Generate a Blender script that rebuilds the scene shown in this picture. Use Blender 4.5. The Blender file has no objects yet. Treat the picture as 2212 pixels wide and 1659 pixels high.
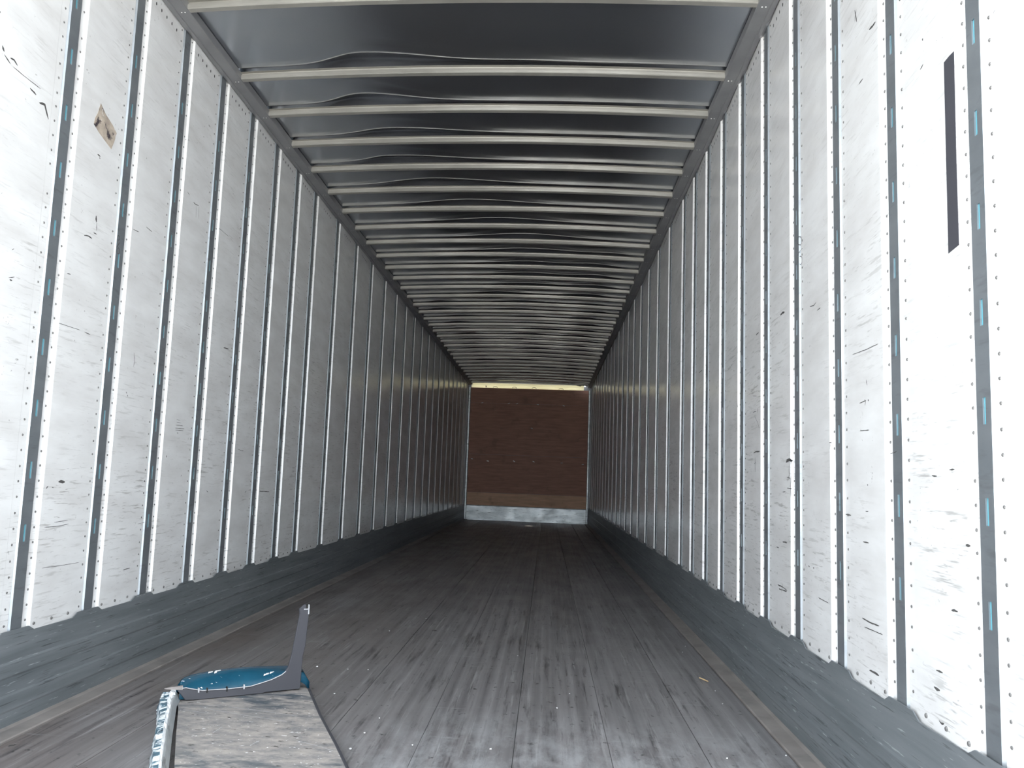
import bpy, bmesh, math, random
from mathutils import Vector, Matrix
random.seed(7)
C = bpy.context.scene.collection
SC = bpy.context.scene

# ---------------------------------------------------------------- camera, sky, sun, exposure
W = 2.55                     # clear width between the side walls
Y0, YF = 0.50, 16.635        # rear doorway, front wall
f, yaw, pitch, roll = 1745.2, -0.0824, 0.1094, 0.0384
cy, sy = math.cos(yaw), math.sin(yaw)
fw = Vector((sy*math.cos(pitch), cy*math.cos(pitch), math.sin(pitch)))
rt = Vector((cy, -sy, 0)); up = rt.cross(fw)
r2 = rt*math.cos(roll) + up*math.sin(roll); u2 = up*math.cos(roll) - rt*math.sin(roll)
cam = bpy.data.cameras.new('camera'); co = bpy.data.objects.new('camera', cam); C.objects.link(co)
m = Matrix((r2, u2, -fw)).transposed().to_4x4(); m.translation = Vector((1.6694, 0.0, 0.8362))
co.matrix_world = m
cam.sensor_fit = 'HORIZONTAL'; cam.sensor_width = 36.0; cam.lens = f/2212*36
cam.shift_x = 63.71/2212; cam.shift_y = 12.89/2212
cam.clip_start = 0.02; cam.clip_end = 400
SC.camera = co

wd = bpy.data.worlds.new('overcast_sky'); SC.world = wd; wd.use_nodes = True
bg = wd.node_tree.nodes['Background']; bg.inputs[0].default_value = (0.86, 0.93, 1.0, 1); bg.inputs[1].default_value = 1.0
sun = bpy.data.lights.new('sun', 'SUN'); sun.energy = 4.0; sun.angle = math.radians(2); sun.color = (1, .95, .86)
so = bpy.data.objects.new('sun', sun); C.objects.link(so)
so.rotation_euler = Vector((-0.35, -0.45, -0.95)).to_track_quat('-Z', 'Y').to_euler()   # the sun stands ahead of the trailer, no beam enters the doorway
SC.view_settings.view_transform = 'Standard'; SC.view_settings.look = 'None'
SC.view_settings.gamma = 1.0; SC.view_settings.use_curve_mapping = False
SC.view_settings.exposure = 3.15
SC.cycles.max_bounces = 12; SC.cycles.diffuse_bounces = 8; SC.cycles.glossy_bounces = 5; SC.cycles.transmission_bounces = 4

# ---------------------------------------------------------------- materials
class NT:
    def __init__(s, name):
        s.m = bpy.data.materials.new(name); s.m.use_nodes = True
        s.t = s.m.node_tree; s.b = s.t.nodes['Principled BSDF']
    def n(s, kind, **kw):
        n = s.t.nodes.new('ShaderNode'+kind)
        for k, v in kw.items(): setattr(n, k, v)
        return n
    def put(s, sock, v):
        if hasattr(v, 'is_linked') or hasattr(v, 'links'): s.t.links.new(v, sock)
        else: sock.default_value = v
    def pos(s, sc, off=(0, 0, 0)):
        g = s.n('NewGeometry'); mp = s.n('Mapping')
        s.t.links.new(g.outputs['Position'], mp.inputs['Vector'])
        mp.inputs['Scale'].default_value = sc; mp.inputs['Location'].default_value = off
        return mp.outputs[0]
    def noise(s, sc, detail=4, rough=.55, off=(0, 0, 0), dist=0):
        n = s.n('TexNoise'); s.t.links.new(s.pos(sc, off), n.inputs['Vector'])
        n.inputs['Scale'].default_value = 1; n.inputs['Detail'].default_value = detail
        n.inputs['Roughness'].default_value = rough; n.inputs['Distortion'].default_value = dist
        return n.outputs['Fac']
    def rng(s, v, a, b, c=0.0, d=1.0):
        n = s.n('MapRange'); s.put(n.inputs['Value'], v)
        for i, x in zip(('From Min', 'From Max', 'To Min', 'To Max'), (a, b, c, d)): n.inputs[i].default_value = x
        return n.outputs[0]
    def math(s, op, a, b=0.0):
        n = s.n('Math', operation=op); s.put(n.inputs[0], a); s.put(n.inputs[1], b); return n.outputs[0]
    def mix(s, fac, a, b):
        n = s.n('Mix', data_type='RGBA'); s.put(n.inputs['Factor'], fac); s.put(n.inputs['A'], a); s.put(n.inputs['B'], b)
        return n.outputs['Result']
    def axis(s, k):
        g = s.n('NewGeometry'); x = s.n('SeparateXYZ'); s.t.links.new(g.outputs['Position'], x.inputs[0]); return x.outputs[k]
    def bump(s, h, strength=.2, dist=.01):
        n = s.n('Bump'); s.put(n.inputs['Height'], h); n.inputs['Strength'].default_value = strength
        n.inputs['Distance'].default_value = dist; s.t.links.new(n.outputs[0], s.b.inputs['Normal'])
    def fin(s, col, rough=.5, metal=0.0, spec=.5):
        s.put(s.b.inputs['Base Color'], col); s.put(s.b.inputs['Roughness'], rough); s.put(s.b.inputs['Metallic'], metal)
        s.b.inputs['Specular IOR Level'].default_value = spec
        return s.m
def rgb(r, g, b): return (r, g, b, 1.0)
def flat(name, col, rough=.5, metal=0.0, var=.12):
    t = NT(name)
    v = t.noise((9, 9, 9), 4)
    a = tuple(c*(1-var) for c in col[:3])+(1,); b = tuple(min(1, c*(1+var)) for c in col[:3])+(1,)
    return t.fin(t.mix(v, a, b), rough, metal)

def mat_white():
    t = NT('white_scuffed_panel')
    z = t.axis(2)
    low = t.rng(z, .3, 1.9, 1.0, .42)
    patch = t.rng(t.noise((2.2, 2.2, 2.2), 3, off=(3, 1, 7)), .40, .66)
    st = t.rng(t.noise((1, 7, 90), 3, .6), .565, .67)
    st2 = t.rng(t.noise((1, 16, 150), 3, .6, off=(0, 4, 9)), .62, .70)
    streak = t.math('MULTIPLY', t.math('MULTIPLY', t.math('MAXIMUM', st, st2), patch), low)
    sl = t.rng(t.noise((60, 38, 50), 3, .7, off=(5, 0, 0)), .665, .73)
    blot = t.math('MULTIPLY', sl, t.rng(t.noise((4, 4, 4), 2, off=(9, 9, 0)), .48, .62))
    smear = t.rng(t.noise((1, 2.5, 9), 4, .6, off=(2, 2, 2)), .35, .75, 0, 1)
    c = t.mix(smear, rgb(.775, .775, .77), rgb(.63, .62, .61))
    c = t.mix(t.math('MULTIPLY', streak, .72), c, rgb(.24, .225, .21))
    c = t.mix(t.math('MULTIPLY', blot, .7), c, rgb(.10, .095, .09))
    t.bump(t.noise((1, 3, 5), 3), .05, .02)
    return t.fin(c, .22, 0.0, .5)
def mat_galv(name, a, b, metal, rough, dirt=.35):
    t = NT(name)
    c = t.mix(t.rng(t.noise((6, 6, 14), 4), .3, .7), a, b)
    c = t.mix(t.math('MULTIPLY', t.rng(t.noise((8, 8, 40), 3, off=(1, 5, 3)), .58, .72), dirt), c, rgb(.12, .12, .12))
    return t.fin(c, t.rng(t.noise((4, 4, 9), 3), .3, .7, rough-.06, rough+.08), metal)
def mat_kick():
    t = NT('grey_scuff_plate')
    c = t.mix(t.rng(t.noise((2, 1.5, 22), 4), .3, .7), rgb(.145, .163, .173), rgb(.225, .243, .257))
    c = t.mix(t.math('MULTIPLY', t.rng(t.noise((1, 5, 120), 3, .6), .60, .68), .75), c, rgb(.06, .065, .07))
    c = t.mix(t.math('MULTIPLY', t.rng(t.noise((1, 9, 130), 3, .6, off=(0, 7, 3)), .645, .70), .55), c, rgb(.52, .55, .56))
    t.bump(t.noise((1, 2, 40), 3), .12, .01)
    return t.fin(c, .50, .35)
def mat_floor():
    t = NT('worn_hardwood_floor')
    lam = t.noise((32, .25, 1), 2, .5)
    base = t.mix(t.rng(lam, .3, .7), rgb(.115, .109, .112), rgb(.215, .205, .208))
    x = t.axis(0); y = t.axis(1)
    brown = t.math('MULTIPLY', t.rng(x, 1.3, .1), t.rng(t.noise((2, .7, 1), 3), .3, .6))
    base = t.mix(t.math('MULTIPLY', brown, .85), base, rgb(.125, .098, .086))
    base = t.mix(t.math('MULTIPLY', t.rng(t.noise((38, 2.2, 1), 5, .68), .54, .68), .85), base, rgb(.035, .032, .033))
    base = t.mix(t.math('MULTIPLY', t.rng(t.noise((52, 1.6, 1), 4, .68, off=(3, 2, 0)), .58, .68), .60), base, rgb(.30, .295, .295))
    cross = t.rng(t.noise((2.5, 40, 1), 3, .6, off=(1, 8, 0)), .63, .70)
    base = t.mix(t.math('MULTIPLY', cross, .38), base, rgb(.28, .28, .28))
    gouge = t.rng(t.noise((30, 22, 1), 3, .6, off=(7, 1, 0)), .64, .70)
    base = t.mix(t.math('MULTIPLY', gouge, .8), base, rgb(.025, .024, .024))
    # chalky wear where loads cross the sill, near the doorway
    near = t.math('MULTIPLY', t.rng(y, 3.15, 2.45), t.rng(x, .9, 1.35))
    chalk = t.rng(t.noise((11, 4, 1), 6, .72, off=(4, 3, 0)), .42, .62)
    base = t.mix(t.math('MULTIPLY', t.math('MULTIPLY', near, chalk), .55), base, rgb(.42, .43, .44))
    t.bump(lam, .15, .004)
    return t.fin(base, t.rng(t.noise((5, 2, 1), 3), .3, .7, .36, .52), 0, .5)
def mat_roof():
    t = NT('galvanised_roof_sheet')
    c = t.mix(t.rng(t.noise((.8, 1.5, 1), 3), .3, .7), rgb(.42, .445, .49), rgb(.50, .51, .53))
    return t.fin(c, t.rng(t.noise((2, 2, 2), 2), .3, .7, .19, .25), .95)
def mat_ply(name='brown_plywood', A=rgb(.30, .155, .115), B=rgb(.46, .25, .18)):
    t = NT(name)
    c = t.mix(t.rng(t.noise((3, 3, 26), 5, .6), .3, .7), A, B)
    c = t.mix(t.math('MULTIPLY', t.rng(t.noise((4, 4, 5), 4, off=(3, 0, 2)), .60, .74), .4), c, rgb(.10, .06, .05))
    return t.fin(c, .62)
def mat_scuffed():
    t = NT('dirty_scuffed_panel_face')
    c = t.mix(t.rng(t.noise((14, 24, 10), 6, .72), .38, .66), rgb(.37, .335, .305), rgb(.165, .165, .17))
    c = t.mix(t.rng(t.noise((26, 60, 10), 3, .6), .63, .70), c, rgb(.06, .055, .05))
    c = t.mix(t.rng(t.noise((55, 90, 10), 2, .6, off=(3, 3, 0)), .68, .72), c, rgb(.75, .75, .74))
    x = t.axis(1)
    c = t.mix(t.math('MULTIPLY', t.rng(t.noise((7, 16, 5), 4, .6, off=(1, 6, 2)), .50, .60), t.rng(x, 2.45, 2.20)), c, rgb(.045, .065, .08))
    c = t.mix(t.math('MULTIPLY', t.rng(t.noise((5, 14, 5), 4, .6, off=(8, 6, 2)), .48, .60), t.rng(x, 2.66, 2.85)), c, rgb(.07, .085, .10))
    t.bump(t.noise((40, 60, 30), 3), .3, .003)
    return t.fin(c, .55)
def mat_torn():
    t = NT('torn_blue_white_edge')
    k = t.rng(t.noise((20, 55, 30), 4, .65), .47, .55)
    c = t.mix(k, rgb(.055, .12, .16), rgb(.80, .84, .86))
    c = t.mix(t.rng(t.noise((30, 80, 40), 3, off=(4, 4, 4)), .62, .68), c, rgb(.02, .03, .04))
    t.bump(t.noise((30, 90, 40), 3), .25, .003)
    return t.fin(c, .45)
def mat_blue():
    t = NT('glossy_blue_paint')
    c = t.mix(t.rng(t.noise((8, 8, 8), 4), .35, .7), rgb(.006, .048, .085), rgb(.010, .070, .115))
    c = t.mix(t.rng(t.noise((40, 70, 60), 3, off=(2, 1, 0)), .70, .73), c, rgb(.6, .65, .65))
    return t.fin(c, .22, 0, .5)
def mat_sticker():
    t = NT('weathered_label')
    c = t.mix(t.rng(t.noise((14, 14, 20), 4, .6), .35, .65), rgb(.55, .47, .38), rgb(.30, .25, .21))
    c = t.mix(t.rng(t.noise((1, 20, 22), 4, .6, off=(0, 2, 8)), .55, .62), c, rgb(.055, .045, .05))
    c = t.mix(t.rng(t.noise((1, 30, 26), 3, .6, off=(0, 5, 1)), .62, .66), c, rgb(.70, .69, .67))
    return t.fin(c, .6)
def mat_header():
    t = NT('translucent_cream_header')
    c = t.mix(t.noise((3, 3, 60), 3), rgb(.82, .78, .60), rgb(.93, .90, .76))
    tr = t.n('BsdfTranslucent'); t.put(tr.inputs[0], c)
    t.put(t.b.inputs['Base Color'], c); t.b.inputs['Roughness'].default_value = .45
    mx = t.n('MixShader'); mx.inputs[0].default_value = HEADER_T
    t.t.links.new(t.b.outputs[0], mx.inputs[1]); t.t.links.new(tr.outputs[0], mx.inputs[2])
    t.t.links.new(mx.outputs[0], t.t.nodes['Material Output'].inputs[0])
    return t.m
HEADER_T = .32
WHITE = mat_white()
POST = mat_galv('galvanised_post', rgb(.26, .285, .305), rgb(.32, .345, .365), .7, .42)
SLOT = flat('teal_paint_behind_slots', rgb(.105, .34, .41), .5)
RIVET = flat('dull_grey_rivet', rgb(.16, .155, .15), .5, .3)
HOLE = flat('dark_recess', rgb(.012, .012, .012), .9)
KICK = mat_kick()
FLANGE = mat_galv('taupe_floor_flange', rgb(.20, .18, .17), rgb(.28, .255, .24), .2, .55, .5)
RAIL = mat_galv('aluminium_roof_rail', rgb(.27, .27, .28), rgb(.33, .33, .335), .55, .5, .1)
BRIGHT = flat('bright_aluminium', rgb(.85, .85, .84), .35, .3)
BOW = mat_galv('cream_roof_bow', rgb(.30, .288, .258), rgb(.375, .36, .322), .35, .36, .1)
ROOF = mat_roof(); FLOOR = mat_floor(); PLY = mat_ply(); PALEPLY = mat_ply('paler_plywood', rgb(.55, .34, .22), rgb(.78, .50, .33)); HEADER = mat_header()
STEEL = mat_galv('scuffed_steel', rgb(.46, .50, .51), rgb(.70, .73, .73), .55, .42, .8)
MARK = flat('black_scuff', rgb(.075, .072, .07), .75)
TAPE = flat('black_tape', rgb(.055, .055, .065), .42)
SCUFF = mat_scuffed(); TORN = mat_torn(); BLUE = mat_blue(); STICK = mat_sticker()
RIDGE = flat('chalky_white_ridge', rgb(.74, .76, .77), .55, 0, .3)
GREYP = flat('dark_grey_plastic', rgb(.044, .044, .052), .5, 0, .06)
SEAM = flat('grey_white_seam', rgb(.40, .40, .41), .5)
WHT = flat('white_edge', rgb(.75, .75, .74), .5)
OUT = flat('trailer_outer_skin', rgb(.10, .28, .36), .4)
GROUND = flat('pale_gravel_yard', rgb(.42, .415, .405), .9)
STRAW = flat('dry_straw', rgb(.45, .33, .18), .8)

# ---------------------------------------------------------------- mesh helpers
def mesh(name, verts, faces, mat, smooth=False):
    me = bpy.data.meshes.new(name); me.from_pydata([tuple(v) for v in verts], [], faces); me.materials.append(mat)
    bm = bmesh.new(); bm.from_mesh(me); bmesh.ops.recalc_face_normals(bm, faces=bm.faces); bm.to_mesh(me); bm.free()
    if smooth: me.polygons.foreach_set('use_smooth', [True]*len(me.polygons))
    me.update(); return me
def link(name, me, parent=None, loc=(0, 0, 0)):
    o = bpy.data.objects.new(name, me); C.objects.link(o); o.location = loc
    if parent: o.parent = parent
    return o
def tag(o, label, cat, group=None, kind=None):
    o['label'] = label; o['category'] = cat
    if group: o['group'] = group
    if kind: o['kind'] = kind
    return o
class MB:
    def __init__(s): s.v = []; s.f = []
    def box(s, a, b):
        n = len(s.v); (x0, y0, z0), (x1, y1, z1) = a, b
        s.v += [(x0,y0,z0),(x1,y0,z0),(x1,y1,z0),(x0,y1,z0),(x0,y0,z1),(x1,y0,z1),(x1,y1,z1),(x0,y1,z1)]
        s.f += [tuple(n+i for i in q) for q in ((0,3,2,1),(4,5,6,7),(0,1,5,4),(1,2,6,5),(2,3,7,6),(3,0,4,7))]
    def prism(s, prof, place, t0, t1, cap=True):
        """closed 2-D outline extruded from t0 to t1; place(a, b, t) gives the 3-D point"""
        n = len(s.v); k = len(prof)
        s.v += [place(a, b, t0) for a, b in prof]+[place(a, b, t1) for a, b in prof]
        s.f += [(n+i, n+(i+1) % k, n+k+(i+1) % k, n+k+i) for i in range(k)]
        if cap: s.f += [tuple(n+i for i in range(k)), tuple(n+k+i for i in reversed(range(k)))]
    def loft(s, rings, closed=True, cap=True):
        n = len(s.v); k = len(rings[0])
        for r in rings: s.v += list(r)
        for j in range(len(rings)-1):
            for i in range(k if closed else k-1):
                a = n+j*k+i; b = n+j*k+(i+1) % k
                s.f.append((a, b, b+k, a+k))
        if cap and closed:
            s.f.append(tuple(n+i for i in range(k))); s.f.append(tuple(n+(len(rings)-1)*k+i for i in reversed(range(k))))
    def tube(s, pts, rad, sides=6):
        pts = [Vector(p) for p in pts]; rings = []
        for i, p in enumerate(pts):
            d = (pts[min(i+1, len(pts)-1)]-pts[max(i-1, 0)]).normalized()
            a = d.orthogonal().normalized() if abs(d.z) > .9 else d.cross(Vector((0, 0, 1))).normalized()
            b = d.cross(a)
            r = rad(i) if callable(rad) else rad
            rings.append([tuple(p+a*r*math.cos(6.2832*q/sides)+b*r*math.sin(6.2832*q/sides)) for q in range(sides)])
        s.loft(rings)
    def dome(s, c, n, r, h, sides=6):
        """a low rivet head on a surface: c centre, n outward axis"""
        n = Vector(n).normalized(); c = Vector(c); a = n.orthogonal().normalized(); b = n.cross(a); k = len(s.v)
        for rr, hh in ((r, 0), (r*.72, h*.75)):
            s.v += [tuple(c+n*hh+(a*math.cos(6.2832*q/sides)+b*math.sin(6.2832*q/sides))*rr) for q in range(sides)]
        s.v.append(tuple(c+n*h))
        for q in range(sides):
            s.f.append((k+q, k+(q+1) % sides, k+sides+(q+1) % sides, k+sides+q)); s.f.append((k+sides+q, k+sides+(q+1) % sides, k+2*sides))
    def mesh(s, name, mat, smooth=False): return mesh(name, s.v, s.f, mat, smooth)
    def put(s, name, mat, parent=None, smooth=False, loc=(0, 0, 0)): return link(name, s.mesh(name, mat, smooth), parent, loc)

POSTS = [1.693+.4064*j for j in range(-2, 10)]+[5.3506+.6096*k for k in range(1, 19)]
ZB, ZT = .275, 2.782           # foot and head of the wall panels
HALF = .027                    # half width of a post's crown
SLOTS = [.580+.2015*k for k in range(10)]

# ---------------------------------------------------------------- ground, floor
gm = MB(); gm.box((-40, -40, -1.45), (40, 40, -1.30))
ground = gm.put('ground', GROUND); tag(ground, 'pale gravel yard under the open trailer', 'ground', kind='structure')

fm = MB(); fm.box((-.02, Y0, -.10), (W+.02, YF+.02, -.035)); floor = fm.put('floor', FLOOR)
tag(floor, 'worn dark hardwood trailer floor with long boards', 'floor', kind='structure')
edges = [.086]+[.393+.3*k for k in range(7)]+[W-.086]
for i in range(len(edges)-1):
    a, b = edges[i]+.0008, edges[i+1]-.0008
    h = random.uniform(-.0012, .0012)
    prof = [(a, -.034), (b, -.034), (b, h-.001), (b-.002, h), (a+.002, h), (a, h-.001)]
    q = MB(); q.prism(prof, lambda x, z, y: (x, y, z), Y0, YF-.01); q.put('floor_board', FLOOR, floor)

# ---------------------------------------------------------------- side walls
def field(y, L):
    """height of a panel's face above the wall plane, y from the panel's rear edge"""
    return .0125+(.0042-.0125)*min(1, max(0, (y-.040)/(L-.088)))
def face(y):
    p = [q for q in POSTS if q <= y][-1]; n = [q for q in POSTS if q > y][0]
    return field(y-p-HALF, n-p-2*HALF) if p+HALF < y < n-HALF else .0078
def side(s):
    """s = 0 left wall (inner face at x = 0), s = 1 right wall (x = W); P maps (depth into the room, y, z)"""
    P = (lambda d, y, z: (d, y, z)) if s == 0 else (lambda d, y, z: (W-d, y, z))
    nrm = (1, 0, 0) if s == 0 else (-1, 0, 0)
    def bx(q, d0, d1, y0, y1, z0, z1):
        a = P(d0, y0, z0); b = P(d1, y1, z1)
        q.box((min(a[0], b[0]), y0, z0), (max(a[0], b[0]), y1, z1))
    q = MB(); bx(q, -.03, -.004, Y0, YF+.03, -.1, 2.84)
    wall = q.put('wall_right' if s else 'wall_left', OUT)
    tag(wall, ('right' if s else 'left')+' trailer wall of white riveted panels between slotted grey posts', 'wall', kind='structure')
    # one post: hat section with slots punched through the crown
    q = MB(); d = .0078
    zs = [.02]
    for z in SLOTS: zs += [z, z+.055]
    zs.append(ZT+.01)
    ys = [-HALF, -.007, .004, HALF]
    def grid(zi, yi): return P(d, ys[yi], zs[zi])
    idx = {}
    for i in range(len(zs)):
        for j in range(4): idx[i, j] = len(q.v); q.v.append(grid(i, j))
    for i in range(len(zs)-1):
        for j in range(3):
            if j == 1 and i % 2 == 1:
                # turned-in lips of a slot
                e = [idx[i, 1], idx[i, 2], idx[i+1, 2], idx[i+1, 1]]
                n = len(q.v); q.v += [P(.004, ys[a], zs[b]) for a, b in ((1, i), (2, i), (2, i+1), (1, i+1))]
                for k in range(4): q.f.append((e[k], e[(k+1) % 4], n+(k+1) % 4, n+k))
                continue
            q.f.append((idx[i, j], idx[i, j+1], idx[i+1, j+1], idx[i+1, j]))
    for j, sg in ((0, -1), (3, 1)):
        n = len(q.v); e = ys[j]
        q.v += [P(d, e, zs[0]), P(d, e, zs[-1]), P(.001, e+sg*.004, zs[0]), P(.001, e+sg*.004, zs[-1]), P(.001, e+sg*.04, zs[0]), P(.001, e+sg*.04, zs[-1])]
        q.f += [(n, n+1, n+3, n+2), (n+2, n+3, n+5, n+4)]
    post_me = q.mesh('wall_post', POST)
    q = MB()
    bx(q, -.003, .0045, -.020, .014, .10, ZT-.05)
    back_me = q.mesh('slot_backing', SLOT)
    q = MB()
    for k in range(50):
        z = ZB+.05+k*.0497
        for y in (-HALF-.026, HALF+.024):
            if random.random() < .03: continue
            q.dome(P(.0026, y+random.uniform(-.001, .001), z+random.uniform(-.002, .002)), nrm, .0044, .0024)
    riv_me = q.mesh('rivets', RIVET)
    for y in POSTS:
        po = link('wall_post', post_me, wall, (0, y, 0))
        link('slot_backing', back_me, po)
        r = link('rivets', riv_me, po); r['kind'] = 'stuff'
    # panels: from one crown to the next, riveted flange, step towards the doorway, raised field, gentle run-out
    cache = {}
    bounds = [(Y0-HALF, POSTS[0])]+[(POSTS[i], POSTS[i+1]) for i in range(len(POSTS)-1)]+[(POSTS[-1], YF+HALF)]
    for y0, y1 in bounds:
        L = round(y1-y0-2*HALF, 4)
        if L < .08: continue
        if L not in cache:
            prof = [(0.006, .0025), (.0335, .0025), (.0368, .0122), (.040, .0125)]
            if L > .2: prof += [(L-.048, .0042), (L-.046, .0030)]
            prof += [(L-.006, .0025), (L-.006, -.003), (.006, -.003)]
            q = MB(); q.prism(prof, lambda y, dd, z: P(dd, y, z), ZB, ZT); pm = q.mesh('panel', WHITE)
            hm = bm_ = None
            if L > .2:
                q = MB(); c = (L-.04)/2+.02
                for k in range(-2, 3):
                    y = c+k*.049
                    ring = [(y+.0042*math.cos(a), 2.731+.0075*math.sin(a)) for a in [6.2832*i/8 for i in range(8)]]
                    q.prism(ring, lambda yy, zz, dd: P(field(yy, L)+dd, yy, zz), -.001, .0005)
                hm = q.mesh('screw_holes', HOLE)
                q = MB()
                for k in range(-1, 2):
                    q.dome(P(field(c-.02+k*.1, L), c-.02+k*.1, .311 if s == 0 else .341), nrm, .0062, .004)
                bm_ = q.mesh('foot_rivets', RIVET)
            cache[L] = (pm, hm, bm_)
        pm, hm, bm_ = cache[L]
        po = link('panel', pm, wall, (0, y0+HALF, 0))
        if hm:
            h = link('screw_holes', hm, po); h['kind'] = 'stuff'
            h = link('foot_rivets', bm_, po); h['kind'] = 'stuff'
    # scuff plate with a crenellated upper edge and shallow ribs
    kz = .298 if s == 0 else .328
    top = [(Y0, kz)]
    for y in POSTS:
        top += [(y-.105, kz-.006), (y-.075, kz+.010), (y+.055, kz+.010), (y+.085, kz-.006)]
    top.append((YF, kz-.006)); top = [t for t in top if Y0 <= t[0] <= YF]
    lev = [(.0, .016), (.055, .016), (.062, .0185), (.105, .0185), (.112, .016), (.160, .016), (.167, .0185), (.205, .0185), (.212, .016), (.27, .016)]
    q = MB(); k = len(lev)+1
    for y, zt in top:
        q.v += [P(dd, y, z) for z, dd in lev]+[P(.016, y, zt)]
    n2 = len(q.v)
    for y, zt in top: q.v += [P(.0125, y, zt)]
    for i in range(len(top)-1):
        for j in range(k-1): q.f.append((i*k+j, (i+1)*k+j, (i+1)*k+j+1, i*k+j+1))
        q.f.append((i*k+k-1, (i+1)*k+k-1, n2+i+1, n2+i))
    q.put('scuff_plate', KICK, wall)
    q = MB()
    q.prism([(.006, -.03), (.0845, -.03), (.0845, .004), (.081, .0075), (.030, .0085), (.019, .013), (.006, .013)], lambda a, b, y: P(a, y, b), Y0, YF-.01)
    q.put('floor_flange', FLANGE, wall)
    return wall, P
wall_left, PL = side(0)
wall_right, PR = side(1)

# ---------------------------------------------------------------- scuffs, scribbles, tape and label on the side walls
MARKS_LEFT=[([(2.163,2.068),(2.175,2.054)],8),([(2.177,2.045),(2.208,2.033)],6),([(2.205,2.051),(2.222,2.053),(2.241,2.045)],6),([(2.221,2.031),(2.27,2.03),(2.363,2.032)],2),
([(2.31,2.008),(2.324,2.006),(2.344,2.002)],6),([(2.365,1.986),(2.393,1.993),(2.419,1.955)],8),([(2.734,1.734),(2.741,1.712)],10),([(2.744,1.71),(2.746,1.682)],4),
([(2.669,1.641),(2.697,1.647),(2.721,1.645)],5),([(2.727,1.669),(2.751,1.67)],4),([(2.588,1.481),(2.61,1.483)],5),([(3.08,1.284),(3.09,1.252),(3.086,1.229)],3),
([(2.73,1.304),(2.769,1.301)],3),([(2.559,1.304),(2.7,1.305)],1.5),([(3.96,1.451),(4.033,1.456)],5),([(3.043,1.123),(3.051,1.117)],5),
([(3.055,1.112),(3.06,1.105)],4),([(2.656,0.772),(2.694,0.77)],10),([(2.586,0.747),(2.597,0.757)],5),([(3.424,0.886),(3.43,0.876)],6),
([(3.494,1.023),(3.573,1.024)],2),([(3.491,1.01),(3.59,1.011)],2.5),([(3.493,1.0),(3.582,1.002)],2),([(3.501,1.036),(3.547,1.035)],2),
([(3.499,1.048),(3.536,1.047)],1.5),([(3.514,0.989),(3.528,0.988)],4),([(2.652,0.634),(2.738,0.637)],2),([(2.598,0.62),(2.689,0.62),(2.743,0.624)],2),
([(4.614,0.715),(4.798,0.71)],4),([(2.607,0.486),(2.711,0.483),(2.834,0.482)],1.5),([(3.142,0.423),(3.2,0.424)],3),([(4.237,0.945),(4.284,0.939),(4.332,0.938)],2.5),
([(2.629,0.75),(2.62,0.753)],3),([(2.707,1.956),(2.726,1.955)],6),([(2.72,1.949),(2.727,1.947)],5),([(2.665,0.767),(2.688,0.773)],5),
([(3.876,0.726),(3.899,0.719)],4),([(4.397,0.708),(4.422,0.72)],4),([(3.492,2.053),(3.522,2.052),(3.556,2.059)],4),([(3.527,2.052),(3.533,1.993)],2),
([(3.557,2.055),(3.567,2.0)],2),([(3.42,2.077),(3.45,2.07)],3),([(3.234,0.598),(3.303,0.602)],1.5),([(2.985,1.764),(3.036,1.768)],2.5),
([(3.09,1.807),(3.145,1.803)],3),([(3.785,2.023),(3.921,2.022)],2),([(2.305,1.481),(2.314,1.488)],3),([(2.303,1.393),(2.33,1.403)],4),
([(2.308,1.389),(2.321,1.389)],5),([(4.187,1.809),(4.21,1.797)],3),([(4.241,1.888),(4.27,1.884)],4)]
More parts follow.
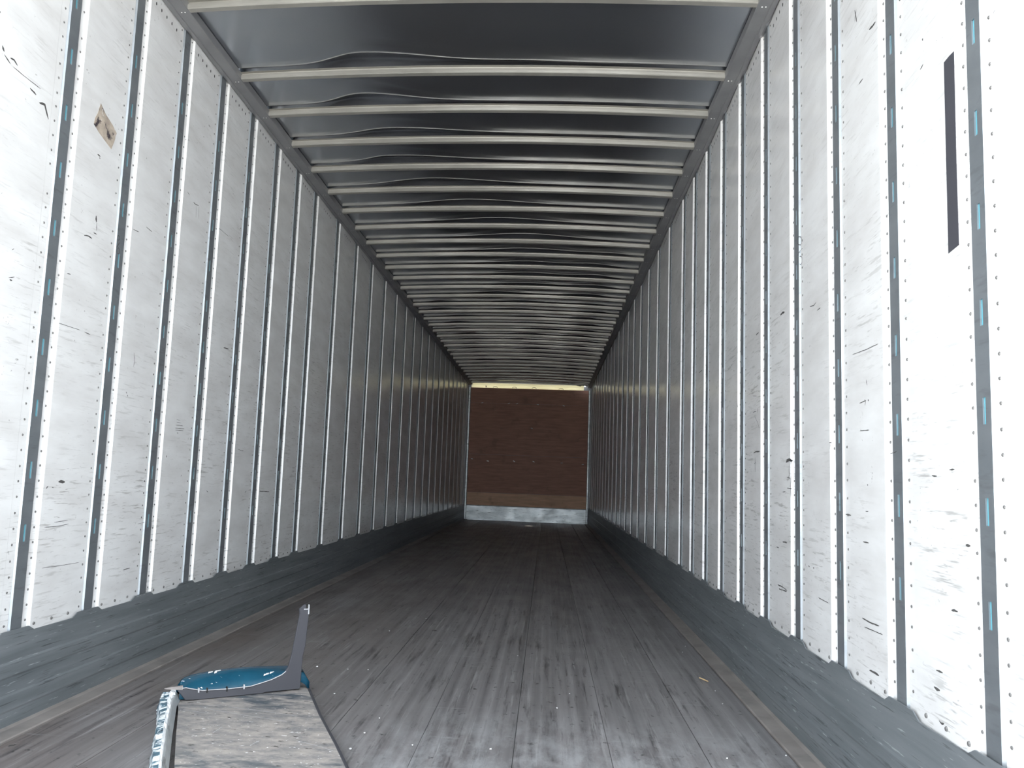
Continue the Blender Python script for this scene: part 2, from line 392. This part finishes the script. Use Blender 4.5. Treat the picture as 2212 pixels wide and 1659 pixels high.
MARKS_RIGHT=[([(2.227,2.135),(2.201,2.131),(2.179,2.13)],6),([(2.34,2.263),(2.324,2.215)],5),([(2.326,2.257),(2.345,2.231)],3),([(3.466,1.487),(3.414,1.489)],6),
([(3.527,1.234),(3.45,1.225)],2),([(3.435,1.174),(3.435,1.152)],6),([(3.526,1.162),(3.457,1.162)],3),([(3.488,1.143),(3.442,1.116),(3.401,1.085)],2.5),
([(3.51,0.988),(3.464,0.992),(3.398,0.991)],6),([(3.479,0.969),(3.479,0.907)],5),([(3.037,0.939),(2.992,0.946),(2.948,0.942)],9),([(2.303,1.095),(2.296,1.089),(2.3,1.078)],2.5),
([(2.343,1.088),(2.29,1.091)],2.5),([(2.277,1.091),(2.271,1.089)],7),([(2.342,1.01),(2.27,1.008)],2.5),([(2.574,0.988),(2.55,0.987)],3),
([(2.566,0.988),(2.567,0.968)],3),([(2.395,1.235),(2.285,1.232),(2.197,1.233)],2),([(2.343,0.497),(2.279,0.495),(2.219,0.497)],4),([(2.327,0.476),(2.196,0.479)],2.5),
([(2.293,0.37),(2.253,0.371),(2.226,0.371)],6),([(2.697,0.502),(2.595,0.5)],2.5),([(3.159,0.485),(3.087,0.486),(3.024,0.481)],4),([(3.141,0.472),(3.03,0.477)],4),
([(3.087,0.496),(3.105,0.463)],3),([(3.177,0.623),(3.14,0.623)],5),([(3.086,0.649),(3.023,0.649)],5),([(2.805,0.591),(2.791,0.589)],6),
([(2.753,0.59),(2.74,0.59)],6),([(3.037,0.946),(2.991,0.95),(2.964,0.941),(2.97,0.929)],4),([(2.997,0.915),(2.992,0.892),(3.015,0.869)],4),([(2.964,0.905),(2.976,0.852),(2.971,0.813)],4),
([(3.026,0.885),(2.976,0.879)],3),([(3.021,0.845),(2.96,0.843)],3),([(1.84,0.595),(1.826,0.597),(1.811,0.597)],5),([(1.769,0.739),(1.749,0.738)],9),
([(1.92,0.454),(1.888,0.455)],5),([(1.934,0.414),(1.904,0.414)],8),([(1.912,0.349),(1.899,0.345),(1.887,0.349)],4),([(3.113,1.5),(3.079,1.502),(3.049,1.499)],7),
([(2.77,1.458),(2.727,1.453),(2.699,1.458)],4),([(2.69,1.428),(2.652,1.429)],4),([(4.773,1.501),(4.659,1.5)],5),([(5.033,1.505),(5.033,1.499)],6),
([(2.288,1.148),(2.282,1.132)],4),([(2.285,0.859),(2.291,0.86)],6),([(2.13,0.939),(2.103,0.944)],3),([(1.833,0.894),(1.809,0.895)],4),
([(1.921,0.882),(1.895,0.881)],4),([(1.934,1.861),(1.917,1.866)],3),([(2.281,2.018),(2.316,2.018)],4),([(1.919,1.931),(1.916,1.925)],6),
([(2.467,0.774),(2.423,0.772)],4),([(3.044,0.832),(3.084,0.83)],3),([(3.663,0.991),(3.63,0.984)],3),([(3.494,0.942),(3.471,0.948)],4),
([(2.329,0.704),(2.284,0.704)],4),([(2.284,0.788),(2.307,0.788)],3),([(4.286,1.014),(4.252,1.015)],5),([(3.798,1.234),(3.779,1.207)],5)]
SCRIBBLE_RIGHT = [[(2.859, 1.715), (2.863, 1.708), (2.874, 1.705), (2.887, 1.709), (2.897, 1.718), (2.901, 1.728), (2.897, 1.736), (2.886, 1.738), (2.873, 1.734), (2.863, 1.725), (2.859, 1.715)], [(2.855, 1.644), (2.859, 1.636), (2.869, 1.633), (2.882, 1.637), (2.893, 1.645), (2.897, 1.655), (2.893, 1.663), (2.882, 1.666), (2.869, 1.662), (2.859, 1.654), (2.855, 1.644)], [(2.854, 1.687), (2.886, 1.679), (2.897, 1.672)]]
SCRIBBLE_LEFT = [[(2.903, 1.703), (2.902, 1.697), (2.898, 1.693), (2.893, 1.691), (2.888, 1.693), (2.886, 1.697), (2.887, 1.703), (2.89, 1.708), (2.895, 1.709), (2.9, 1.707), (2.903, 1.703)], [(2.909, 1.653), (2.909, 1.646), (2.905, 1.64), (2.9, 1.639), (2.895, 1.642), (2.892, 1.649), (2.893, 1.656), (2.896, 1.662), (2.901, 1.663), (2.906, 1.66), (2.909, 1.653)], [(2.905, 1.685), (2.889, 1.662)]]
CHIPS = [(0.985, 4.859), (0.845, 3.522), (1.098, 2.534), (1.12, 2.859), (1.106, 2.691), (1.278, 2.605), (1.734, 3.12), (0.851, 4.419), (0.706, 3.539), (2.423, 4.441), (2.382, 4.28), (2.451, 2.738), (2.255, 2.674), (2.262, 7.846), (2.39, 3.519), (2.378, 3.321), (1.522, 2.615), (0.89, 3.13), (0.931, 3.535), (1.558, 3.977), (1.786, 3.336)]

def ribbon(q, pts, w, P, d, taper=True):
    n = len(q.v); k = len(pts)
    for i, (y, z) in enumerate(pts):
        a = pts[max(i-1, 0)]; b = pts[min(i+1, k-1)]
        t = Vector((b[0]-a[0], b[1]-a[1])); t = t.normalized() if t.length > 1e-6 else Vector((1, 0))
        ww = w*.0005*(random.uniform(.75, 1.2) if taper else 1)*(.35 if taper and i in (0, k-1) and k > 1 else 1)
        dd = face(y)+d; q.v += [P(dd, y-t.y*ww, z+t.x*ww), P(dd, y+t.y*ww, z-t.x*ww)]
    for i in range(k-1): q.f.append((n+2*i, n+2*i+1, n+2*i+3, n+2*i+2))
def densify(pts, w):
    out = []
    for i in range(len(pts)-1):
        a, b = Vector(pts[i]), Vector(pts[i+1]); k = max(2, int((b-a).length/.012))
        out += [a.lerp(b, j/k)+Vector((random.uniform(-1, 1), random.uniform(-1, 1)))*w*.00014 for j in range(k)]
    out.append(Vector(pts[-1])); return [tuple(p) for p in out]
for wall, P, marks, scr in ((wall_left, PL, MARKS_LEFT, SCRIBBLE_LEFT), (wall_right, PR, MARKS_RIGHT, SCRIBBLE_RIGHT)):
    q = MB()
    for pts, w in marks: ribbon(q, densify(pts, w), w, P, .0005)
    o = q.put('scuff_marks', MARK, wall); o['kind'] = 'stuff'
    q = MB()
    for pts in scr: ribbon(q, pts, 2.2, P, .0005, False)
    q.put('marker_scribble', MARK, wall)

q = MB(); q.prism([(1.763, 1.374), (1.812, 1.369), (1.8115, 1.6), (1.8105, 1.812), (1.785, 1.8135), (1.7625, 1.812), (1.764, 1.60), (1.7645, 1.595)],
                  lambda y, z, d: PR(face(y)+d, y, z), 0, .0007)
o = q.put('tape_strip', TAPE); tag(o, 'long black tape strip stuck upright on the right wall panel near the doorway', 'tape')
q = MB(); q.prism([(2.697, 2.145), (2.735, 2.122), (2.79, 2.104), (2.823, 2.087), (2.812, 2.05), (2.795, 2.012), (2.74, 2.026), (2.70, 2.037), (2.664, 2.051), (2.668, 2.075), (2.682, 2.10)],
                  lambda y, z, d: PL(face(y)+d, y, z), 0, .0008)
o = q.put('torn_label', STICK); tag(o, 'weathered brown label with black stains, tilted on the left wall', 'sticker')

# ---------------------------------------------------------------- front wall
q = MB(); q.box((-.03, YF+.012, -.1), (W+.03, YF+.05, 2.712)); q.box((-.03, YF+.012, 2.815), (W+.03, YF+.05, 2.93)); q.box((-.03, YF-.008, 2.712), (.066, YF+.05, 2.86)); q.box((2.425, YF-.008, 2.712), (W+.03, YF+.05, 2.815)); q.box((2.385, YF-.008, 2.712), (2.425, YF+.05, 2.798)); q.box((2.425, YF-.008, 2.815), (W+.03, YF+.05, 2.86))
front = q.put('wall_front', RAIL); tag(front, 'far front wall of brown plywood with steel kick plate and cream header', 'wall', kind='structure')
for z0, z1 in ((.300, .556), (.560, 1.335), (1.339, 2.398), (2.402, 2.716)):
    q = MB(); e = .002
    q.prism([(.055, z0), (W-.062, z0), (W-.062, z1-e), (W-.062-e, z1), (.055+e, z1), (.055, z1-e)], lambda x, z, y: (x, y, z), YF+.011, YF-.008-random.uniform(0, .002))
    q.put('plywood_board', PALEPLY if z0 < .5 else PLY, front)
q = MB(); q.prism([(YF+.011, .0), (YF-.016, .0), (YF-.016, .285), (YF-.009, .303), (YF+.011, .303)], lambda y, z, x: (x, y, z), .056, W-.060)
q.put('kick_plate', STEEL, front)
for x0, x1 in ((.012, .058), (W-.064, W-.022)):
    q = MB(); q.prism([(x0, YF+.011), (x0, YF-.020), (x0+.010, YF-.034), (x1-.012, YF-.034), (x1, YF-.012), (x1, YF+.011)], lambda x, y, z: (x, y, z), 0.0, 2.72)
    q.put('corner_post', STEEL, front)
q = MB(); q.prism([(YF-.012, 2.716), (YF-.012, 2.764), (YF-.022, 2.768), (YF-.022, 2.812), (YF-.010, 2.816), (YF-.008, 2.816), (YF-.008, 2.716)], lambda y, z, x: (x, y, z), .064, 2.39)
hd = q.put('header', HEADER, front)
for x in (.56, .96, 1.365, 1.92):
    q = MB(); q.tube([(x+.045*math.cos(a), YF-.016, 2.722+.028*math.sin(a)) for a in [math.pi*i/8 for i in range(9)]], .004)
    q.put('tie_loop', HOLE, hd)
q = MB(); q.box((.355, YF-.016, 2.745), (.385, YF-.011, 2.756)); q.box((.366, YF-.016, 2.722), (.374, YF-.011, 2.746)); q.put('bracket', HOLE, hd)
q = MB()
for x, z in ((.30, 2.40), (.85, 2.40), (1.02, 2.402), (1.45, 2.397), (1.98, 2.39), (1.34, 1.905), (.46, 1.20), (.13, 1.235), (1.40, 1.222), (1.00, 1.215), (1.97, 1.215), (2.40, 1.20)):
    a = random.uniform(-.5, .5); c, s = math.cos(a)*.022, math.sin(a)*.022
    q.prism([(x-c, z-s), (x-c+.006, z-s+.010), (x+c, z+s+.006), (x+c, z+s-.006)], lambda xx, zz, y: (xx, y, zz), YF-.009, YF-.0125)
o = q.put('screw_heads', STEEL, front); o['kind'] = 'stuff'

# ---------------------------------------------------------------- roof
def arch(x): return .032*(1-((x-W/2)/1.19)**2)
BOWS = [3.151+.4064*k for k in (-4.5, -3, -1.5, 0)]+[3.151+.4064*(k+1.5) for k in range(32)]
HUMP = {1.5: [(.72, .20, .42, 1.0), (1.5, .2, .2, .12)], 2.5: [(.62, .17, .33, 1.0)], 3.5: [(.70, .24, .45, .8)], 4.5: [(.62, .2, .5, .9)],
        5.5: [(.82, .33, .5, 1.0)], 6.5: [(1.05, .38, .45, .9)], 7.5: [(1.25, .42, .45, .85)], 8.5: [(1.44, .42, .42, 1.0)],
        9.5: [(1.44, .38, .45, .85), (2.2, .2, .18, .45)], 10.5: [(1.45, .33, .3, .8), (2.05, .25, .2, .8)],
        11.5: [(1.45, .33, .3, .8), (2.1, .25, .15, .9)], 12.5: [(1.4, .3, .3, .7), (2.15, .28, .15, .95)], 13.5: [(1.1, .25, .25, .8), (2.1, .28, .15, .9)]}
rh = random.Random(3)
NX = 84; XS = [.045+(W-.09)*i/NX for i in range(NX+1)]
rows = [(lambda x: Y0, lambda x: 0.0)]
for i, yb in enumerate(BOWS):
    k = round((yb-3.151)/.4064, 1)
    if k < 1: hs = [(1.2, .3, .3, .15)] if k < 0 else [(1.3, .4, .4, .1)]
    elif k in HUMP: hs = HUMP[k]
    else: hs = [(rh.uniform(.35, .6), .16, .16, rh.uniform(.4, .9)), (rh.uniform(1.2, 1.6), .25, .25, rh.uniform(.3, .9)), (rh.uniform(2.0, 2.2), .2, .13, rh.uniform(.5, 1))]
    def hf(x, hs=hs):
        e = 1-abs((x-W/2)/1.23)**6
        v = sum(a*math.exp(-((x-c)/(l if x < c else r))**2) for c, l, r, a in hs)
        return max(0, min(1.1, v))*max(0, e)
    for t, za in ((1.9, 0), (1.45, -.05), (1.18, -.13), (1.0, -.12), (.86, .06), (.6, .45), (.3, .8), (0, 1.0)):
        rows.append((lambda x, yb=yb, t=t, hf=hf: yb-.020-(.032+.110*hf(x))*t, lambda x, za=za, hf=hf: za*(.011+.036*hf(x))))
    for dy, za in ((.03, .9), (.055, .35), (.085, 0.0)):
        if yb+dy < YF: rows.append((lambda x, yb=yb, dy=dy: yb+dy, lambda x, za=za, hf=hf: za*(.011+.036*hf(x))))
rows.append((lambda x: 16.48, lambda x: .0)); rows.append((lambda x: 16.56, lambda x: .002*math.sin(x*9))); rows.append((lambda x: YF+.02, lambda x: 0.0))
q = MB()
for yf_, zf_ in rows:
    for x in XS: q.v.append((x, yf_(x), 2.8190+arch(x)*(1 if .086 < x < W-.086 else .9)+zf_(x)))
n = NX+1; last = len(rows)-1
for j in range(last):
    for i in range(NX):
        if j == last-2 and 2.362 < XS[i] < 2.44: continue          # torn corner of the sheet by the front wall: daylight
        q.f.append((j*n+i, j*n+i+1, (j+1)*n+i+1, (j+1)*n+i))
ceiling = q.put('ceiling', ROOF, None, True); tag(ceiling, 'buckled grey metal roof sheet over cream cross bows', 'ceiling', kind='structure')
sm = ceiling.modifiers.new('sheet', 'SOLIDIFY'); sm.thickness = .0015; sm.offset = 1
prof = [(-.026, .0325), (-.011, .0318), (-.0095, .0225), (-.0180, .0212), (-.0185, .0030), (-.015, 0), (.013, 0), (.016, .004), (.016, .0330), (-.026, .0337)]
q = MB(); rings = []
for i in range(25):
    x = .060+(W-.120)*i/24
    rings.append([(x, a, 2.7795+arch(x)+b) for a, b in prof])
q.loft(rings); bow_me = q.mesh('roof_bow', BOW)
for yb in BOWS: link('roof_bow', bow_me, ceiling, (0, yb, 0))
for s, P in ((0, PL), (1, PR)):
    q = MB()
    ys = [Y0]
    for y in POSTS: ys += [y-.075, y-.060, y-.035, y+.035, y+.060, y+.075]
    ys.append(YF)
    rings = []
    for i, y in enumerate(ys):
        near = min(abs(y-p) for p in POSTS); dip = .007 if near < .04 else (.012 if near < .065 else 0)
        rings.append([P(a, y, b) for a, b in ((-.003, 2.783), (.0115, 2.783-(.010 if near < .065 else 0)), (.0155+dip*.5, 2.770), (.033, 2.7705), (.0355, 2.7755), (.0845, 2.7765), (.0865, 2.779), (.0865, 2.814), (.080, 2.818), (-.003, 2.818))])
    q.loft(rings); rail = q.put('roof_rail', RAIL, ceiling)
    q = MB()
    for yb in BOWS:
        for d in (.051, .066): q.dome(P(d, yb+.004, 2.7762), (0, 0, -1), .0036, .0022)
    o = q.put('rail_rivets', BRIGHT, rail); o['kind'] = 'stuff'
q = MB(); rings = []
for i in range(9):
    t = i/8; x = 2.06+.26*t; z = 2.835-.022*t*t-.01*math.sin(t*3)
    rings.append([(x, 16.30+.12*t, z), (x, 16.345+.13*t, z-.012-.02*t), (x+.002, 16.345+.13*t, z-.010-.02*t), (x+.002, 16.30+.12*t, z+.002)])
q.loft(rings); q.put('torn_flap', BRIGHT, ceiling)

# ---------------------------------------------------------------- dented body panel lying by the doorway
panel = bpy.data.objects.new('body_panel', None); C.objects.link(panel); panel.location = (.80, 2.40, 0)
tag(panel, 'dirty scuffed body panel with torn blue and white left edge lying on the floor', 'panel')
org = Vector(panel.location)
def W2L(p): return tuple(Vector(p)-org)
q = MB()
out = [(.455, 2.742), (.40, 2.835), (.44, 2.90), (.60, 3.005), (.778, 3.112), (.786, 3.108), (.860, 2.935), (.931, 2.767), (.998, 2.62), (1.06, 2.484), (1.143, 2.293), (1.25, 2.05), (1.36, 1.80), (.90, 1.757), (.80, 1.975), (.693, 2.207), (.57, 2.48)]
q.prism(out, lambda x, y, z: W2L((x, y, z)), .002, .030); face_o = q.put('face', SCUFF, panel)
q = MB()
for pts in [[(0.463, 2.744), (0.526, 2.769), (0.582, 2.805)], [(0.533, 2.754), (0.702, 2.703), (0.855, 2.665)], [(0.612, 2.785), (0.744, 2.761), (0.869, 2.729)], [(0.481, 2.72), (0.578, 2.698)], [(0.673, 2.509), (0.677, 2.571)], [(0.942, 2.488), (1.023, 2.452), (1.073, 2.421)], [(0.823, 2.421), (0.835, 2.466)]]:
    n = len(q.v); k = len(pts)
    for i, (x, y) in enumerate(pts):
        s = Vector(pts[min(i+1, k-1)])-Vector(pts[max(i-1, 0)]); s.normalize(); ww = .0011
        q.v += [W2L((x-s.y*ww, y+s.x*ww, .0304)), W2L((x+s.y*ww, y-s.x*ww, .0304))]
    for i in range(k-1): q.f.append((n+2*i, n+2*i+1, n+2*i+3, n+2*i+2))
o = q.put('scratches', SEAM, face_o); o['kind'] = 'stuff'
def sm_path(pts, k):
    o = []
    for i in range(len(pts)-1):
        for j in range(k): o.append(Vector(pts[i]).lerp(Vector(pts[i+1]), j/k))
    o.append(Vector(pts[-1])); return o
oa = sm_path([(.355, 2.835), (.375, 2.78), (.521, 2.457), (.675, 2.114), (.84, 1.745)], 12); ia = sm_path([(.405, 2.83), (.428, 2.75), (.554, 2.452), (.700, 2.118), (.885, 1.75)], 12)
jj = lambda s: random.uniform(-s, s)
q = MB(); rings = []
for a, b in zip(oa, ia):
    c = a.lerp(b, .62)
    rings.append([W2L((a.x-.010+jj(.006), a.y, .002)), W2L((a.x+jj(.005), a.y, .050+jj(.004))), W2L((c.x, c.y, .056)), W2L((c.x, c.y, .004))])
q.loft(rings); q.put('torn_edge', TORN, panel)
q = MB(); rings = []
for a, b in zip(oa, ia):
    c = a.lerp(b, .60+jj(.10)); e = a.lerp(b, 1.0+jj(.06))
    rings.append([W2L((c.x, c.y, .050)), W2L((c.x+.002, c.y, .0625+jj(.003))), W2L((e.x-.003, e.y, .0605+jj(.003))), W2L((e.x, e.y, .050))])
q.loft(rings); q.put('torn_ridge', RIDGE, panel)
q = MB(); rings = []
for a, b in zip(oa, ia):
    rings.append([W2L((b.x-.004, b.y, .055)), W2L((b.x+.003, b.y, .053)), W2L((b.x+.017, b.y, .031)), W2L((b.x+.012, b.y, .029)), W2L((b.x-.004, b.y, .029))])
q.loft(rings); q.put('inner_flange', STEEL, panel)
q = MB(); q.tube([W2L((x+.004, y, .026)) for x, y in sm_path([(.786, 3.112), (.860, 2.935), (.931, 2.767), (.998, 2.62), (1.06, 2.484), (1.143, 2.293), (1.25, 2.05), (1.36, 1.80)], 3)], .007)
q.put('edge_trim', GREYP, panel)

# ---------------------------------------------------------------- blue fairing piece with an L-shaped grey bracket, resting on the body panel
fair = bpy.data.objects.new('fairing', None); C.objects.link(fair); fair.location = (.445, 2.813, 0); fair.rotation_euler = (0, 0, math.atan2(.56486, .82519))
tag(fair, 'broken blue fairing piece with upright dark grey L-shaped bracket, lying on the scuffed panel', 'fairing')
L = [(-.017, .080), (-.027, .069), (.001, .034), (.051, .0315), (.153, .0315), (.269, .032), (.277, .035), (.408, .035), (.4105, .119), (.412, .154), (.419, .192), (.425, .300),
     (.424, .327), (.405, .327), (.387, .329), (.390, .307), (.378, .222), (.368, .157), (.357, .113), (.343, .094), (.297, .076), (.225, .060), (.147, .058), (.056, .061), (.013, .070)]
q = MB(); q.prism(L, lambda a, b, n: (a, n, b), 0.0, .011); br = q.put('bracket', GREYP, fair)
bv = br.modifiers.new('bevel', 'BEVEL'); bv.width = .002; bv.segments = 1
q = MB(); q.prism([(.388, .327), (.404, .342), (.412, .341), (.412, .327)], lambda a, b, n: (a, n, b), .001, .006); q.put('bracket_tip', GREYP, br)
q = MB(); q.prism([(.421, .306), (.4215, .341), (.425, .341), (.4255, .306)], lambda a, b, n: (a, n, b), -.001, .006); q.box((.404, -.001, .323), (.424, .005, .3265)); q.put('bracket_clip', SEAM, br)
q = MB(); zf = [(-.018, .070), (.013, .069), (.056, .060), (.147, .057), (.225, .059), (.297, .075), (.343, .093), (.40, .10), (.43, .080), (.448, .055)]
zr = [(-.022, .070), (-.008, .087), (.072, .099), (.165, .106), (.262, .105), (.362, .100), (.430, .095), (.448, .062)]
def lerp(tab, t):
    for (a, za), (b, zb) in zip(tab, tab[1:]):
        if t <= b: return za+(zb-za)*max(0, (t-a)/(b-a))
    return tab[-1][1]
rings = []
for i in range(29):
    t = -.018+.464*i/28; a = min(lerp(zf, t), lerp(zr, t))-.004; b = lerp(zr, t)
    o = math.sin(min(1, i/3)*math.pi/2)*.5+.5
    rings.append([(t, .011, a-.03), (t, .013, a), (t, .03, a+.42*(b-a)), (t, .055, a+.80*(b-a)), (t, .080*o, b-.002), (t, .10*o, b), (t, .118*o, b-.007), (t, .134*o, b-.03), (t, .145*o, .0315)])
q.loft(rings, False, False); sh = q.put('shell', BLUE, fair, True)
sd = sh.modifiers.new('shell', 'SOLIDIFY'); sd.thickness = .003; sd.offset = 0
q = MB(); seam = [(-.012, .076), (.0, .077), (.013, .073), (.056, .0625), (.147, .060), (.225, .062), (.297, .078), (.335, .093), (.350, .104)]
q.tube([(a, -.0015, b) for a, b in seam], .0016); q.put('seam', SEAM, fair)
for a, b, mt in ((.043, .064, SEAM), (.072, .061, HOLE), (.140, .059, HOLE), (.200, .0615, SEAM)):
    q = MB(); q.box((a-.0022, -.004, b-.007), (a+.0022, .006, b+.008)); q.put('clip', mt, fair)
q = MB(); q.loft([[(-.070, .004, .080), (-.070, .006, .079), (-.070, .006, .078), (-.070, .004, .078)], [(-.045, -.001, .083), (-.045, .010, .083), (-.045, .010, .076), (-.045, -.001, .074)], [(-.010, 0, .083), (-.010, .011, .083), (-.010, .011, .072), (-.010, 0, .070)]])
q.put('rubber_end', FLANGE, fair)
for t, n, s in ((.088, .085, .016), (.112, .088, .020), (.108, .075, .010), (.285, .035, .012), (.300, .040, .016), (.275, .028, .010)):
    z = lerp(zr, t) if n > .07 else lerp(zf, t)+.45*(lerp(zr, t)-lerp(zf, t))+.004
    q = MB(); q.loft([[(t, n-.004, z-.002), (t+s*.4, n-.002, z+.004), (t+s*.2, n, z+.004)], [(t+s, n+.002, z-.001), (t+s*1.2, n+.004, z+.004), (t+s, n+.006, z+.003)]]); q.put('torn_flake', WHT, fair)

# ---------------------------------------------------------------- litter on the floor
q = MB(); q.loft([[(2.362, 3.727, .004), (2.366, 3.729, .004), (2.364, 3.728, .008)], [(2.376, 3.694, .004), (2.381, 3.696, .004), (2.378, 3.695, .009)], [(2.389, 3.665, .004), (2.392, 3.667, .004), (2.390, 3.666, .008)]])
o = q.put('wood_sliver', STRAW); tag(o, 'small pale yellow wood sliver on the floor near the right wall', 'splinter')
q = MB()
for x, y in CHIPS:
    a = random.uniform(0, 6.28); r = random.uniform(.0025, .0055)
    ring = [(x+r*random.uniform(.5, 1)*math.cos(a+1.2566*i), y+r*random.uniform(.6, 1.3)*math.sin(a+1.2566*i)) for i in range(5)]
    q.prism(ring, lambda xx, yy, z: (xx, yy, z), .002, .0042)
o = q.put('paint_chips', WHT); tag(o, 'tiny white paint chips scattered over the dark floor boards', 'debris', kind='stuff')
